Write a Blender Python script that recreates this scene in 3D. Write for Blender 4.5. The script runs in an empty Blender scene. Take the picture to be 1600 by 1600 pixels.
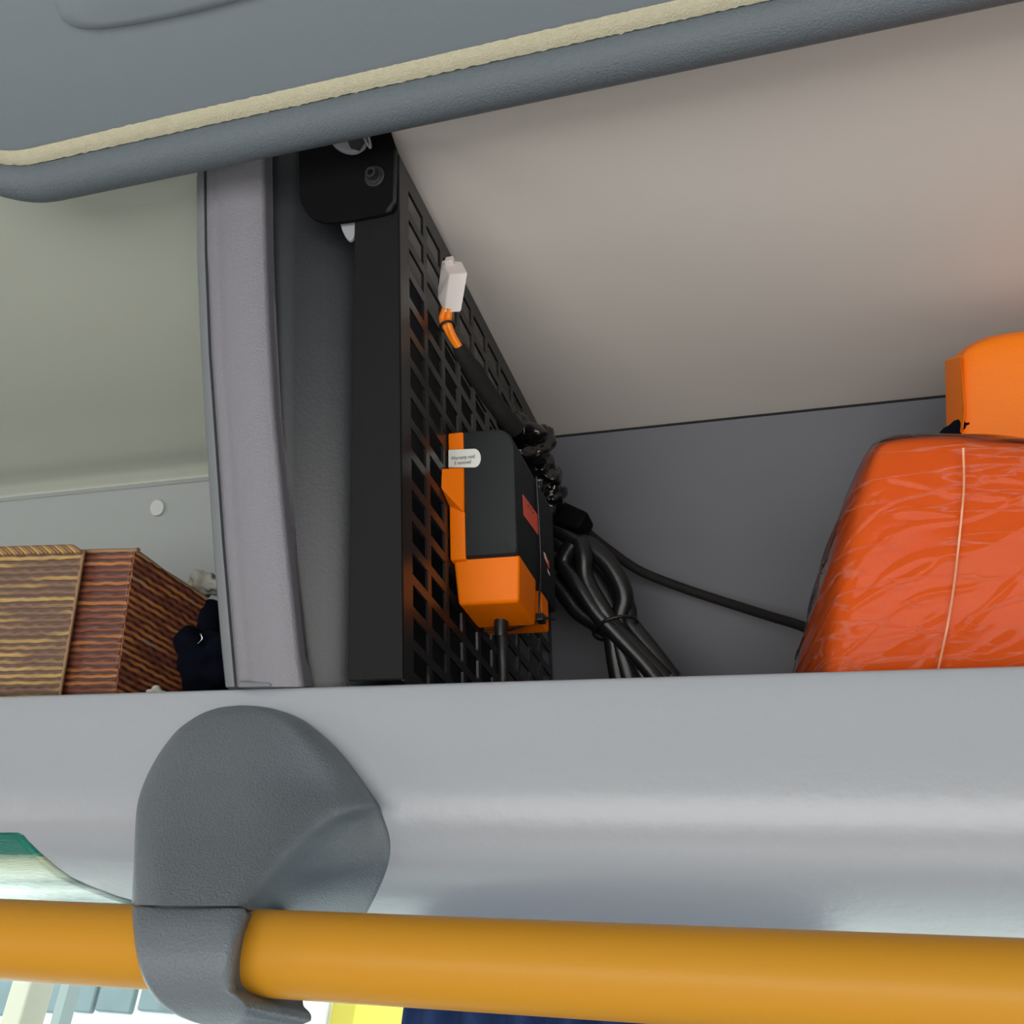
import bpy, bmesh, math, random
from mathutils import Vector as V, Matrix
from mathutils.noise import noise as pnoise, fractal
random.seed(7)
scene = bpy.context.scene
COL = scene.collection

# ------------------------------------------------------------------ camera
FPX = 1690.0
ax = V((5050, -415, -1690)).normalized()          # rack's long axis, seen from the camera (x right, y down, z forward)
ay = V((650, 1050, 1690)); ay = (ay - ax * ay.dot(ax)).normalized()
az = ax.cross(ay); az = -az if az.y > 0 else az
c0 = V((0, .085, .55))                            # shelf edge in front of the camera
M = Matrix((ax, ay, az))
CAM = M @ (-c0)
cd = bpy.data.cameras.new('camera'); cam = bpy.data.objects.new('camera', cd); COL.objects.link(cam)
right, up, back = M @ V((1, 0, 0)), M @ V((0, -1, 0)), M @ V((0, 0, -1))
cam.matrix_world = Matrix(((right.x, up.x, back.x, CAM.x), (right.y, up.y, back.y, CAM.y), (right.z, up.z, back.z, CAM.z), (0, 0, 0, 1)))
cd.sensor_width = 36; cd.lens = FPX / 1600 * 36; cd.clip_start = .01; cd.clip_end = 200
scene.camera = cam
# ------------------------------------------------------------------ light
w = bpy.data.worlds.new('world'); scene.world = w; w.use_nodes = True
w.node_tree.nodes['Background'].inputs[0].default_value = (.90, .96, 1, 1)
w.node_tree.nodes['Background'].inputs[1].default_value = 2.6
def area(name, loc, target, sx, sy, power, color):
    l = bpy.data.lights.new(name, 'AREA'); l.shape = 'RECTANGLE'; l.size = sx; l.size_y = sy; l.energy = power; l.color = color
    o = bpy.data.objects.new(name, l); COL.objects.link(o); o.location = loc
    o.rotation_euler = (V(target) - V(loc)).to_track_quat('-Z', 'Y').to_euler(); return o
area('far_window_daylight', (.2, -1.8, -.6), (0, 0, .1), 2.4, .8, 25, (1, .97, .94))
area('seat_bounce_fill', (.3, -.75, -1.45), (0, -.15, .25), 3.0, 1.6, 14, (1, .97, .94))  # added lamp, stands in for daylight bouncing up off seats and floor
area('rear_side_fill', (-2.3, -1.2, -.75), (0, 0, .2), .8, 1.0, 9, (1, .95, .9))  # added fill lamp for left-facing sides; no door is modelled
sun = bpy.data.lights.new('sun', 'SUN'); sun.energy = 3.0; sun.angle = .02; so = bpy.data.objects.new('sun', sun); COL.objects.link(so)
so.rotation_euler = V((.25, .75, -.62)).to_track_quat('-Z', 'Y').to_euler()   # high sun, falls on the street side only
scene.view_settings.view_transform = 'Standard'; scene.view_settings.look = 'None'
scene.view_settings.exposure = 0; scene.view_settings.gamma = 1; scene.view_settings.use_curve_mapping = False

# ------------------------------------------------------------------ helpers
def ray(px, py): return M @ V(((px - 800) / FPX, (py - 800) / FPX, 1))
def hit(px, py, n, c):
    r = ray(px, py); n = V(n); return CAM + r * ((c - n.dot(CAM)) / n.dot(r))
LEAN = (0, 1, .4)                                  # the rack's uprights lean towards the aisle
def lean(px, py, c=0.0): return hit(px, py, LEAN, c)
def onX(px, py, x): return hit(px, py, (1, 0, 0), x)
def onY(px, py, y): return hit(px, py, (0, 1, 0), y)
def lp(x, yy, z): return V((x, yy - .4 * z, z))    # point from x, depth along the lean, height
def tag(o, label=None, cat=None, group=None, kind=None):
    if label: o['label'] = label
    if cat: o['category'] = cat
    if group: o['group'] = group
    if kind: o['kind'] = kind
    return o
def thing(name, loc, label=None, cat=None, kind=None, group=None):
    o = bpy.data.objects.new(name, None); COL.objects.link(o); o.location = loc; o.empty_display_size = .02
    return tag(o, label, cat, group, kind)
def wloc(o):
    p = V((0, 0, 0))
    while o: p += V(o.location); o = o.parent
    return p
def link(name, me, mat, parent=None, origin=None):
    o = bpy.data.objects.new(name, me); COL.objects.link(o)
    if mat: me.materials.append(mat)
    if parent is None and origin is None and len(me.vertices):
        cs = [v.co for v in me.vertices]
        origin = V(((min(c.x for c in cs) + max(c.x for c in cs)) / 2, (min(c.y for c in cs) + max(c.y for c in cs)) / 2, min(c.z for c in cs)))
    off = wloc(parent) if parent else V(origin)
    me.transform(Matrix.Translation(-off))
    if parent: o.parent = parent
    else: o.location = off
    return o
def mesh(name, verts, faces, mat, parent=None, smooth=False, bevel=0, seg=2, subd=0, origin=None, angle=40):
    bm = bmesh.new(); vs = [bm.verts.new(v) for v in verts]
    for f in faces:
        try: bm.faces.new([vs[i] for i in f])
        except ValueError: pass
    bmesh.ops.remove_doubles(bm, verts=bm.verts, dist=1e-6)
    bmesh.ops.recalc_face_normals(bm, faces=bm.faces)
    return fin(name, bm, mat, parent, smooth, bevel, seg, subd, origin, angle)
def fin(name, bm, mat, parent=None, smooth=False, bevel=0, seg=2, subd=0, origin=None, angle=40):
    if smooth:
        for f in bm.faces: f.smooth = True
        if angle < 180:
            for e in bm.edges:
                if len(e.link_faces) == 2 and e.calc_face_angle(0) > math.radians(angle): e.smooth = False
    me = bpy.data.meshes.new(name); bm.to_mesh(me); bm.free()
    o = link(name, me, mat, parent, origin)
    if bevel:
        b = o.modifiers.new('bevel', 'BEVEL'); b.width = bevel; b.segments = seg; b.limit_method = 'ANGLE'; b.angle_limit = .6
        b.harden_normals = False
        for p in me.polygons: p.use_smooth = True
        if not smooth:
            wn = o.modifiers.new('wn', 'WEIGHTED_NORMAL'); wn.keep_sharp = True
    if subd:
        s = o.modifiers.new('subd', 'SUBSURF'); s.levels = s.render_levels = subd
    return o
HEX = [(0, 1, 2, 3), (4, 7, 6, 5), (0, 4, 5, 1), (1, 5, 6, 2), (2, 6, 7, 3), (3, 7, 4, 0)]
def hexa(name, p, mat, parent=None, **k): return mesh(name, p, HEX, mat, parent, **k)
def lbox(x0, x1, y0, y1, z0, z1, f=None):           # box whose uprights follow the lean
    f = f or lp
    return [f(x0, y0, z0), f(x1, y0, z0), f(x1, y1, z0), f(x0, y1, z0), f(x0, y0, z1), f(x1, y0, z1), f(x1, y1, z1), f(x0, y1, z1)]
def sbox(x0, x1, y0, y1, z0, z1): return lbox(x0, x1, y0, y1, z0, z1, lambda a, b, c: V((a, b, c)))
def prism(name, poly, dvec, mat, parent=None, **k): # polygon (list of points) pushed along dvec
    n = len(poly); vs = [V(p) for p in poly] + [V(p) + V(dvec) for p in poly]
    fs = [tuple(range(n)), tuple(range(2 * n - 1, n - 1, -1))] + [(i, (i + 1) % n, n + (i + 1) % n, n + i) for i in range(n)]
    return mesh(name, vs, fs, mat, parent, **k)
def smoothpath(pts, n):
    pts = [V(p) for p in pts]; out = []
    for i in range(len(pts) - 1):
        a = pts[max(i - 1, 0)]; b = pts[i]; c = pts[i + 1]; d = pts[min(i + 2, len(pts) - 1)]
        for k in range(n):
            t = k / n
            out.append(.5 * ((2 * b) + (c - a) * t + (2 * a - 5 * b + 4 * c - d) * t * t + (3 * b - a - 3 * c + d) * t ** 3))
    out.append(pts[-1]); return out
def tube(name, pts, r, mat, parent=None, n=6, seg=14, wob=0, origin=None):
    P = smoothpath(pts, n); rr = (lambda t: r) if not callable(r) else r
    vs, fs = [], []; up = V((0, 0, 1)); prev = None
    for i, p in enumerate(P):
        t = (P[min(i + 1, len(P) - 1)] - P[max(i - 1, 0)]).normalized()
        if prev is None: u = t.cross(up if abs(t.z) < .9 else V((1, 0, 0))).normalized()
        else: u = (prev - t * prev.dot(t)).normalized()
        prev = u; v = t.cross(u); q = rr(i / (len(P) - 1))
        for k in range(seg):
            a = 2 * math.pi * k / seg; d = u * math.cos(a) + v * math.sin(a)
            vs.append(p + d * (q * (1 + wob * pnoise((p + d * q) * 90))))
    for i in range(len(P) - 1):
        for k in range(seg): fs.append((i * seg + k, i * seg + (k + 1) % seg, (i + 1) * seg + (k + 1) % seg, (i + 1) * seg + k))
    fs.append(tuple(range(seg))); fs.append(tuple(range((len(P) - 1) * seg, len(P) * seg)))
    return mesh(name, vs, fs, mat, parent, smooth=True, angle=60, origin=origin)
def extrudeX(name, prof, xs, mat, parent=None, closed=True, smooth=True, angle=35, shift=None):
    n = len(prof); vs = []; fs = []
    for x in xs:
        s = shift(x) if shift else (0, 0)
        for (y, z) in prof: vs.append(V((x, y + s[0], z + s[1])))
    for i in range(len(xs) - 1):
        for k in range(n if closed else n - 1): fs.append((i * n + k, i * n + (k + 1) % n, (i + 1) * n + (k + 1) % n, (i + 1) * n + k))
    if closed: fs.append(tuple(range(n))); fs.append(tuple(range((len(xs) - 1) * n, len(xs) * n)))
    return mesh(name, vs, fs, mat, parent, smooth=smooth, angle=angle)
def interp(tab, x):
    if x <= tab[0][0]: return tab[0][1]
    for (a, b), (c, d) in zip(tab, tab[1:]):
        if x <= c: return b + (d - b) * (x - a) / (c - a)
    return tab[-1][1]
def sinterp(tab, x):                                # smooth (Catmull) interpolation
    if x <= tab[0][0]: return tab[0][1]
    if x >= tab[-1][0]: return tab[-1][1]
    for i in range(len(tab) - 1):
        x0, y0 = tab[i]; x1, y1 = tab[i + 1]
        if x <= x1:
            h = x1 - x0; t = (x - x0) / h
            m0 = (y1 - tab[i - 1][1]) / (x1 - tab[i - 1][0]) if i else (y1 - y0) / h
            m1 = (tab[i + 2][1] - y0) / (tab[i + 2][0] - x0) if i + 2 < len(tab) else (y1 - y0) / h
            return y0 * (2 * t ** 3 - 3 * t * t + 1) + m0 * h * (t ** 3 - 2 * t * t + t) + y1 * (3 * t * t - 2 * t ** 3) + m1 * h * (t ** 3 - t * t)
def sstep(a, b, x):
    t = max(0, min(1, (x - a) / (b - a))); return t * t * (3 - 2 * t)

# ------------------------------------------------------------------ materials
def srgb(r, g, b):
    f = lambda c: (c / 255 / 12.92) if c / 255 <= .04045 else ((c / 255 + .055) / 1.055) ** 2.4
    return (f(r), f(g), f(b), 1)
def mat(name, col, rough=.5, bump=0, scale=400, spec=.5, metal=0, coat=0, var=0, vscale=8, detail=3, noise_rough=0, stretch=None, sheen=0):
    m = bpy.data.materials.new(name); m.use_nodes = True; nt = m.node_tree; b = nt.nodes['Principled BSDF']
    b.inputs['Base Color'].default_value = col; b.inputs['Roughness'].default_value = rough
    b.inputs['Specular IOR Level'].default_value = spec; b.inputs['Metallic'].default_value = metal; b.inputs['Coat Weight'].default_value = coat
    b.inputs['Coat Roughness'].default_value = .12; b.inputs['Sheen Weight'].default_value = sheen
    tc = nt.nodes.new('ShaderNodeTexCoord'); mp = nt.nodes.new('ShaderNodeMapping'); nt.links.new(tc.outputs['Object'], mp.inputs[0])
    if stretch: mp.inputs['Scale'].default_value = stretch
    if bump:
        n = nt.nodes.new('ShaderNodeTexNoise'); n.inputs['Scale'].default_value = scale; n.inputs['Detail'].default_value = detail
        nt.links.new(mp.outputs[0], n.inputs['Vector'])
        bp = nt.nodes.new('ShaderNodeBump'); bp.inputs['Strength'].default_value = bump; bp.inputs['Distance'].default_value = .0008
        nt.links.new(n.outputs[0], bp.inputs['Height']); nt.links.new(bp.outputs[0], b.inputs['Normal'])
    if var:
        n2 = nt.nodes.new('ShaderNodeTexNoise'); n2.inputs['Scale'].default_value = vscale; n2.inputs['Detail'].default_value = 4
        nt.links.new(mp.outputs[0], n2.inputs['Vector'])
        mx = nt.nodes.new('ShaderNodeMix'); mx.data_type = 'RGBA'
        mx.inputs[6].default_value = tuple(c * (1 - var) for c in col[:3]) + (1,); mx.inputs[7].default_value = tuple(min(1, c * (1 + var)) for c in col[:3]) + (1,)
        nt.links.new(n2.outputs[0], mx.inputs[0]); nt.links.new(mx.outputs[2], b.inputs['Base Color'])
    if noise_rough:
        n3 = nt.nodes.new('ShaderNodeTexNoise'); n3.inputs['Scale'].default_value = 14; nt.links.new(mp.outputs[0], n3.inputs['Vector'])
        mr = nt.nodes.new('ShaderNodeMapRange'); mr.inputs[3].default_value = rough - noise_rough; mr.inputs[4].default_value = rough + noise_rough
        nt.links.new(n3.outputs[0], mr.inputs[0]); nt.links.new(mr.outputs[0], b.inputs['Roughness'])
    return m
m_lip = mat('grey_rack_paint', srgb(168, 172, 179),   .33, .28, 170, .65, coat=.08, var=.02, vscale=9, detail=2)
m_wall = mat('shaded_grey_wall_plastic', srgb(100, 102, 108), .55, .12, 500, .4, var=.04, vscale=6, stretch=(1, 1, 6))  # right bay wall; its shade is put into the darker colour
m_wall_l = mat('lit_grey_wall_plastic', srgb(164, 169, 168), .55, .12, 500, .4, var=.04, vscale=6)  # same wall in the left bay, stronger light put into the colour
m_ceil = mat('cream_laminate', srgb(212, 206, 199), .42, .10, 300, .4, var=.03, vscale=5, stretch=(.3, 1, 1))
m_ceil_l = mat('cream_green_laminate', srgb(188, 193, 180), .38, .06, 300, .4, var=.02, vscale=5, stretch=(.3, 1, 1))
m_bracket = mat('dark_grey_grained_plastic', srgb(105, 112, 118), .40, .7, 850, .5, detail=2)
m_post = mat('grey_grained_leatherette', srgb(130, 128, 135), .42, .6, 800, .45, detail=3)
m_postl = mat('grey_flange_plastic', srgb(120, 124, 128), .5, .1, 600)
m_div = mat('charcoal_divider_plastic', srgb(31, 34, 39), .36, .1, 500, .5, var=.1, vscale=14)
m_hatch = mat('blue_grey_board', srgb(128, 137, 143), .5, .08, 900, .4, var=.03, vscale=7, stretch=(.4, 1, 1))
m_roll = mat('slate_leatherette', srgb(98, 107, 113), .45, .8, 900, .45)
m_foam = mat('raw_cream_foam', srgb(196, 190, 164), .95, 1.0, 900, .1, var=.12, vscale=200, detail=6)
m_rail = mat('amber_rail_coating', srgb(198, 139, 36), .42, .04, 500, .22, coat=.04, var=.03, vscale=12, stretch=(.1, 1, 1))
m_black = mat('black_powder_coat', srgb(12, 12, 13), .5, .3, 1600, .2)
m_mesh = mat('black_sheet_metal', srgb(34, 35, 36), .26, .15, 1200, .5)
m_blackplate = mat('matt_black_plate', srgb(6, 6, 8), .7, .1, 800, .12)
m_bolt = mat('dark_bolt_steel', srgb(60, 58, 60), .35, 0, metal=.5)
m_whitepl = mat('translucent_white_plastic', srgb(150, 150, 156), .35)
m_clipgrey = mat('milky_grey_plastic', srgb(140, 140, 146), .4)
m_conn = mat('white_nylon', srgb(226, 216, 212), .42, .1, 600)
m_orange = mat('orange_abs_plastic', srgb(250, 122, 0), .42, .12, 1500, .2)
m_char = mat('charcoal_abs_plastic', srgb(32, 35, 37), .5, .4, 1600, .25, detail=2)
m_sticker = mat('white_sticker', srgb(226, 226, 218), .4)
m_ink = mat('black_ink', srgb(40, 40, 40), .6)
m_red = mat('red_orange_sticker', srgb(232, 92, 66), .45, var=.08, vscale=120)
m_cable = mat('black_cable_sheath', srgb(26, 27, 29), .32, .15, 900, .5)
m_sleeve = mat('black_cloth_tape', srgb(30, 29, 29), .75, .5, 1200, .3)
m_tape = mat('shiny_black_tape', srgb(16, 16, 17), .16, 0, spec=.7)
m_wire = mat('orange_wire_sheath', srgb(255, 135, 10), .35)
m_bag = mat('orange_vinyl', srgb(212, 84, 0), .7, .2, 300, .1, var=.05, vscale=10)
m_bag2 = mat('orange_tarpaulin', srgb(250, 125, 0), .55, .2, 600, .35, var=.05, vscale=18)
m_dark = mat('navy_black_fabric', srgb(12, 15, 26), .95, .5, 700, .08)
m_clip = mat('bright_clip_metal', srgb(200, 205, 210), .2, metal=1)
m_tissue = mat('pale_crumpled_paper', srgb(182, 180, 170), .9, .5, 300)
m_shelf = mat('dark_shelf_carpet', srgb(70, 72, 76), .9, .5, 900)
m_cap = mat('grey_screw_cap', srgb(200, 203, 200), .45)
m_seam = mat('dark_gap_rubber', srgb(26, 27, 28), .8)
m_roof = mat('bus_lining', srgb(190, 192, 190), .7)
m_floor = mat('bus_floor_vinyl', srgb(150, 152, 156), .7)
m_seat = mat('seat_fabric', srgb(60, 75, 105), .9, .5, 300, var=.2, vscale=60)

def film_mat():
    m = bpy.data.materials.new('clear_plastic_film'); m.use_nodes = True; nt = m.node_tree; nt.nodes.clear()
    out = nt.nodes.new('ShaderNodeOutputMaterial'); tr = nt.nodes.new('ShaderNodeBsdfTransparent'); gl = nt.nodes.new('ShaderNodeBsdfGlossy')
    df = nt.nodes.new('ShaderNodeBsdfDiffuse'); df.inputs[0].default_value = (.9, .87, .85, 1); gl.inputs['Roughness'].default_value = .12
    tc = nt.nodes.new('ShaderNodeTexCoord'); mp = nt.nodes.new('ShaderNodeMapping'); mp.inputs['Rotation'].default_value = (0, math.radians(28), 0); mp.inputs['Scale'].default_value = (6, 6, 34)
    n = nt.nodes.new('ShaderNodeTexNoise'); n.inputs['Scale'].default_value = 2.2; n.inputs['Detail'].default_value = 3; n.inputs['Distortion'].default_value = .6
    nt.links.new(tc.outputs['Object'], mp.inputs[0]); nt.links.new(mp.outputs[0], n.inputs['Vector'])
    rp = nt.nodes.new('ShaderNodeValToRGB'); rp.color_ramp.elements[0].position = .49; rp.color_ramp.elements[0].color = (0, 0, 0, 1)
    e = rp.color_ramp.elements.new(.508); e.color = (1, 1, 1, 1); rp.color_ramp.elements[-1].position = .53; rp.color_ramp.elements[-1].color = (0, 0, 0, 1)
    nt.links.new(n.outputs[0], rp.inputs[0])
    bp = nt.nodes.new('ShaderNodeBump'); bp.inputs['Strength'].default_value = .3; bp.inputs['Distance'].default_value = .002; nt.links.new(rp.outputs[0], bp.inputs['Height'])
    nt.links.new(bp.outputs[0], gl.inputs['Normal'])
    fr = nt.nodes.new('ShaderNodeFresnel'); fr.inputs[0].default_value = 1.24; nt.links.new(bp.outputs[0], fr.inputs['Normal'])
    mul = nt.nodes.new('ShaderNodeMath'); mul.operation = 'MULTIPLY'; mul.inputs[1].default_value = .07; nt.links.new(rp.outputs[0], mul.inputs[0])
    ad = nt.nodes.new('ShaderNodeMath'); ad.operation = 'ADD'; ad.inputs[1].default_value = .01; nt.links.new(mul.outputs[0], ad.inputs[0])
    m1 = nt.nodes.new('ShaderNodeMixShader'); nt.links.new(ad.outputs[0], m1.inputs[0]); nt.links.new(tr.outputs[0], m1.inputs[1]); nt.links.new(df.outputs[0], m1.inputs[2])
    m2 = nt.nodes.new('ShaderNodeMixShader'); nt.links.new(fr.outputs[0], m2.inputs[0]); nt.links.new(m1.outputs[0], m2.inputs[1]); nt.links.new(gl.outputs[0], m2.inputs[2])
    nt.links.new(m2.outputs[0], out.inputs[0]); return m
m_film = film_mat()
def glass_mat():
    m = bpy.data.materials.new('window_glass'); m.use_nodes = True; nt = m.node_tree; nt.nodes.clear()
    out = nt.nodes.new('ShaderNodeOutputMaterial'); tr = nt.nodes.new('ShaderNodeBsdfTransparent'); gl = nt.nodes.new('ShaderNodeBsdfGlossy'); gl.inputs['Roughness'].default_value = .02
    tr.inputs[0].default_value = (.95, 1, .98, 1); mx = nt.nodes.new('ShaderNodeMixShader'); mx.inputs[0].default_value = .05
    nt.links.new(tr.outputs[0], mx.inputs[1]); nt.links.new(gl.outputs[0], mx.inputs[2]); nt.links.new(mx.outputs[0], out.inputs[0]); return m
m_glass = glass_mat()
def wicker_mat(name, yellow, maroon, dark):
    # colour changes from strand to strand and along each strand
    m = bpy.data.materials.new(name); m.use_nodes = True; nt = m.node_tree; b = nt.nodes['Principled BSDF']; b.inputs['Roughness'].default_value = .42
    uv = nt.nodes.new('ShaderNodeUVMap'); sp = nt.nodes.new('ShaderNodeSeparateXYZ'); nt.links.new(uv.outputs[0], sp.inputs[0])
    fl = nt.nodes.new('ShaderNodeMath'); fl.operation = 'FLOOR'; nt.links.new(sp.outputs[1], fl.inputs[0])
    fx = nt.nodes.new('ShaderNodeMath'); fx.operation = 'MULTIPLY'; fx.inputs[1].default_value = .12; nt.links.new(sp.outputs[0], fx.inputs[0])
    cb = nt.nodes.new('ShaderNodeCombineXYZ'); nt.links.new(fx.outputs[0], cb.inputs[0]); nt.links.new(fl.outputs[0], cb.inputs[1])
    n = nt.nodes.new('ShaderNodeTexNoise'); n.inputs['Scale'].default_value = 1.37; n.inputs['Detail'].default_value = 2; nt.links.new(cb.outputs[0], n.inputs['Vector'])
    rp = nt.nodes.new('ShaderNodeValToRGB'); rp.color_ramp.elements[0].position = .43; rp.color_ramp.elements[0].color = maroon; _e = rp.color_ramp.elements.new(.74); _e.color = srgb(150, 126, 108)
    rp.color_ramp.elements[2].position = 1; _f = rp.color_ramp.elements.new(.58); _f.color = yellow; rp.color_ramp.elements[-1].color = srgb(186, 172, 160); nt.links.new(n.outputs[0], rp.inputs[0])
    fr = nt.nodes.new('ShaderNodeMath'); fr.operation = 'FRACT'; nt.links.new(sp.outputs[1], fr.inputs[0])
    r2 = nt.nodes.new('ShaderNodeValToRGB'); r2.color_ramp.elements[0].position = .42; r2.color_ramp.elements[0].color = (1, 1, 1, 1)
    r2.color_ramp.elements[1].position = .6; r2.color_ramp.elements[1].color = (0, 0, 0, 1); nt.links.new(fr.outputs[0], r2.inputs[0])
    mx = nt.nodes.new('ShaderNodeMix'); mx.data_type = 'RGBA'; mx.inputs[6].default_value = dark
    nt.links.new(r2.outputs[0], mx.inputs[0]); nt.links.new(rp.outputs[0], mx.inputs[7]); nt.links.new(mx.outputs[2], b.inputs['Base Color']); return m
m_wick = wicker_mat('brown_striped_weave', srgb(188, 152, 86), srgb(122, 90, 72), srgb(92, 70, 54))
m_wick2 = wicker_mat('rust_striped_weave', srgb(178, 112, 58), srgb(120, 66, 50), srgb(76, 44, 34))
m_hem = mat('tan_hem_binding', srgb(150, 116, 84), .6, .4, 600)

# ------------------------------------------------------------------ setting: bus side
HZ = .2775; WC = .293                              # rack ceiling height, wall depth along the lean
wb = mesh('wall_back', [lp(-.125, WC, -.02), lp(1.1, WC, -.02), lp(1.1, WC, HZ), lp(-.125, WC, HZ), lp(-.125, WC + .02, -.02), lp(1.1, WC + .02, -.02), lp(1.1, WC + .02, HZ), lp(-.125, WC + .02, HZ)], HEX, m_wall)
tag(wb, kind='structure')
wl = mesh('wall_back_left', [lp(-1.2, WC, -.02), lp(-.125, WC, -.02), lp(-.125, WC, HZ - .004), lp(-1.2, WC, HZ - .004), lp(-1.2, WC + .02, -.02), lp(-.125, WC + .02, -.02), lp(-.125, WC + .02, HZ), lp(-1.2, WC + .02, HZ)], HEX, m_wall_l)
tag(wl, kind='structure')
YS = WC - .4 * HZ                                  # seam line between wall and ceiling
# rack ceiling, right bay: gently domed towards the aisle
prof = [(YS + .03, HZ + .0012), (YS - .05, HZ + .002), (YS - .12, HZ + .003), (YS - .2, HZ + .006), (YS - .33, HZ + .013), (YS - .33, HZ + .03), (YS + .03, HZ + .03)]
ce = extrudeX('ceiling', prof, [-.099, .3, .7, 1.1], m_ceil); tag(ce, kind='structure')
prof = [(YS + .02, HZ - .004), (YS - .0015, HZ - .004), (YS - .004, HZ - .0035), (YS - .009, HZ + .0005), (YS - .016, HZ + .0022), (YS - .03, HZ + .0006), (YS - .045, HZ + .0012), (YS - .06, HZ + .0045), (YS - .10, HZ + .007), (YS - .2, HZ + .012), (YS - .33, HZ + .018), (YS - .33, HZ + .03), (YS + .02, HZ + .03)]
cl = extrudeX('ceiling_left', prof, [-1.2, -.6, -.158], m_ceil_l); tag(cl, kind='structure')
tr = extrudeX('trim_1', [(YS - .0005, HZ - .0004), (YS + .003, HZ - .0004), (YS + .003, HZ + .0014), (YS - .0005, HZ + .0014)], [-.12, 1.1], m_seam, smooth=False); tag(tr, kind='structure')
tr = extrudeX('trim_2', [(YS - .004, HZ - .0062), (YS + .001, HZ - .0068), (YS + .001, HZ - .0038), (YS - .003, HZ - .0036)], [-1.2, -.13], mat('pale_seam_strip', srgb(200, 203, 198), .4), smooth=False); tag(tr, kind='structure')
# bus roof, floor and the side below the rack
ro = extrudeX('ceiling_bus', [(-.13, .36), (-.13, .47), (-.5, .52), (-1.2, .55), (-2.3, .45), (-2.3, .48), (-1.2, .60), (-.5, .57), (-.06, .52), (.3, .45), (.3, .36)], [-3, 3], m_roof); tag(ro, kind='structure')
fl = hexa('floor', sbox(-3, 3, -2.3, .36, -1.62, -1.58), m_floor); tag(fl, kind='structure')
ws = hexa('wall_side', sbox(-3, 3, .33, .36, -1.58, -.95), m_roof); tag(ws, kind='structure')
wu = hexa('wall_side_upper', sbox(-3, 3, .335, .36, -.108, .44), m_roof); tag(wu, kind='structure')
wo = hexa('wall_opposite', sbox(-3, 3, -2.34, -2.3, -1.62, .5), m_roof); tag(wo, kind='structure')
we = hexa('wall_front', sbox(3, 3.04, -2.34, .36, -1.62, .6), m_roof); tag(we, kind='structure')
we = hexa('wall_rear', sbox(-3.04, -3, -2.34, .36, -1.62, .6), m_roof); tag(we, kind='structure')
# window with pillars
win = thing('window_1', (-.1, .345, -.95), kind='structure')
hexa('pane', sbox(-2.9, 2.9, .345, .349, -.95, -.107), m_glass, win)
hexa('window_frame', sbox(-3, 3, .338, .36, -.95, -.92), m_black, win)
for a, b_ in ((-1.75, -1.6), (1.7, 1.85)): tag(hexa('window_pillar', sbox(a, b_, .325, .36, -.95, -.125), m_roof, win))

# ------------------------------------------------------------------ luggage rack: shelf with a rolled front lip
LIPS = [(.004, .0), (.0022, -.0003), (.0010, -.0010), (.0003, -.002), (0, -.0032), (-.0006, -.008), (-.001, -.02), (-.001, -.04)]
LIPS += [(p.x, p.y) for p in smoothpath([(y, z, 0) for y, z in ((-.001, -.047), (.0005, -.061), (.0050, -.0745), (.0135, -.0855), (.026, -.0930), (.042, -.0975), (.062, -.1005), (.09, -.1030), (.13, -.1050), (.33, -.111))], 6)]
def lipY(z):
    best = 0
    for (y0, z0), (y1, z1) in zip(LIPS, LIPS[1:]):
        if z1 <= z <= z0: return y0 + (y1 - y0) * (z0 - z) / max(1e-9, z0 - z1)
    return 0 if z > -.05 else .05
def onlip(px, py, off=0):                          # where the sight line first meets the lip's profile
    r = ray(px, py); best = None
    for (ya, za), (yb_, zb_) in zip(LIPS, LIPS[1:]):
        ny, nz = (zb_ - za), -(yb_ - ya); l = math.hypot(ny, nz)
        if l < 1e-9: continue
        ny /= l; nz /= l; ya2, za2, yb2, zb2 = ya + ny * off, za + nz * off, yb_ + ny * off, zb_ + nz * off
        den = r.y * ny + r.z * nz
        if abs(den) < 1e-9: continue
        t = ((ya2 - CAM.y) * ny + (za2 - CAM.z) * nz) / den; p = CAM + r * t
        k = ((p.y - ya2) * (yb2 - ya2) + (p.z - za2) * (zb2 - za2)) / l ** 2
        if -.02 <= k <= 1.02 and t > 0 and (best is None or t < best): best = t
    return CAM + r * best if best else onY(px, py, 0)
rack = thing('luggage_rack', (0, .1, -.003), 'long grey overhead luggage rack shelf with smooth rolled front lip above the amber rail', 'luggage rack')
prof = LIPS + [(.33, -.104), (.13, -.096), (.05, -.091), (.016, -.077), (.008, -.05), (.008, -.006), (.03, -.006), (.03, -.0035)]
xs = [-1.2 + i * .05 for i in range(47)]
extrudeX('front_lip', prof, xs, m_lip, rack, angle=50)
hexa('shelf_board', sbox(-1.2, 1.1, .008, .295, -.0118, -.0036), m_shelf, rack)

# navy curtain gathered at the window, under the rack
cur = thing('window_curtain', (-.02, .31, -.9), 'navy blue gathered curtain hanging at the window, just showing under the rail', 'curtain')
vs, fs = [], []; NC = 120
for i in range(NC + 1):
    u = i / NC; x = -.172 + .30 * u
    for k in range(9):
        z = -.110 - .80 * k / 8; am = .007 + .004 * k / 8
        vs.append(V((x + .004 * pnoise(V((u * 9, z * 3, 0))), .308 + am * math.sin(u * 2 * math.pi * 9 + .8 * pnoise(V((z * 4, 1, 1)))), z)))
for i in range(NC):
    for k in range(8): fs.append((i * 9 + k, i * 9 + k + 1, (i + 1) * 9 + k + 1, (i + 1) * 9 + k))
cc = mesh('cloth', vs, fs, mat('navy_curtain_cloth', srgb(44, 70, 122), .85, .4, 700), cur, smooth=True, angle=180)
so_ = cc.modifiers.new('thick', 'SOLIDIFY'); so_.thickness = .0012
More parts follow.
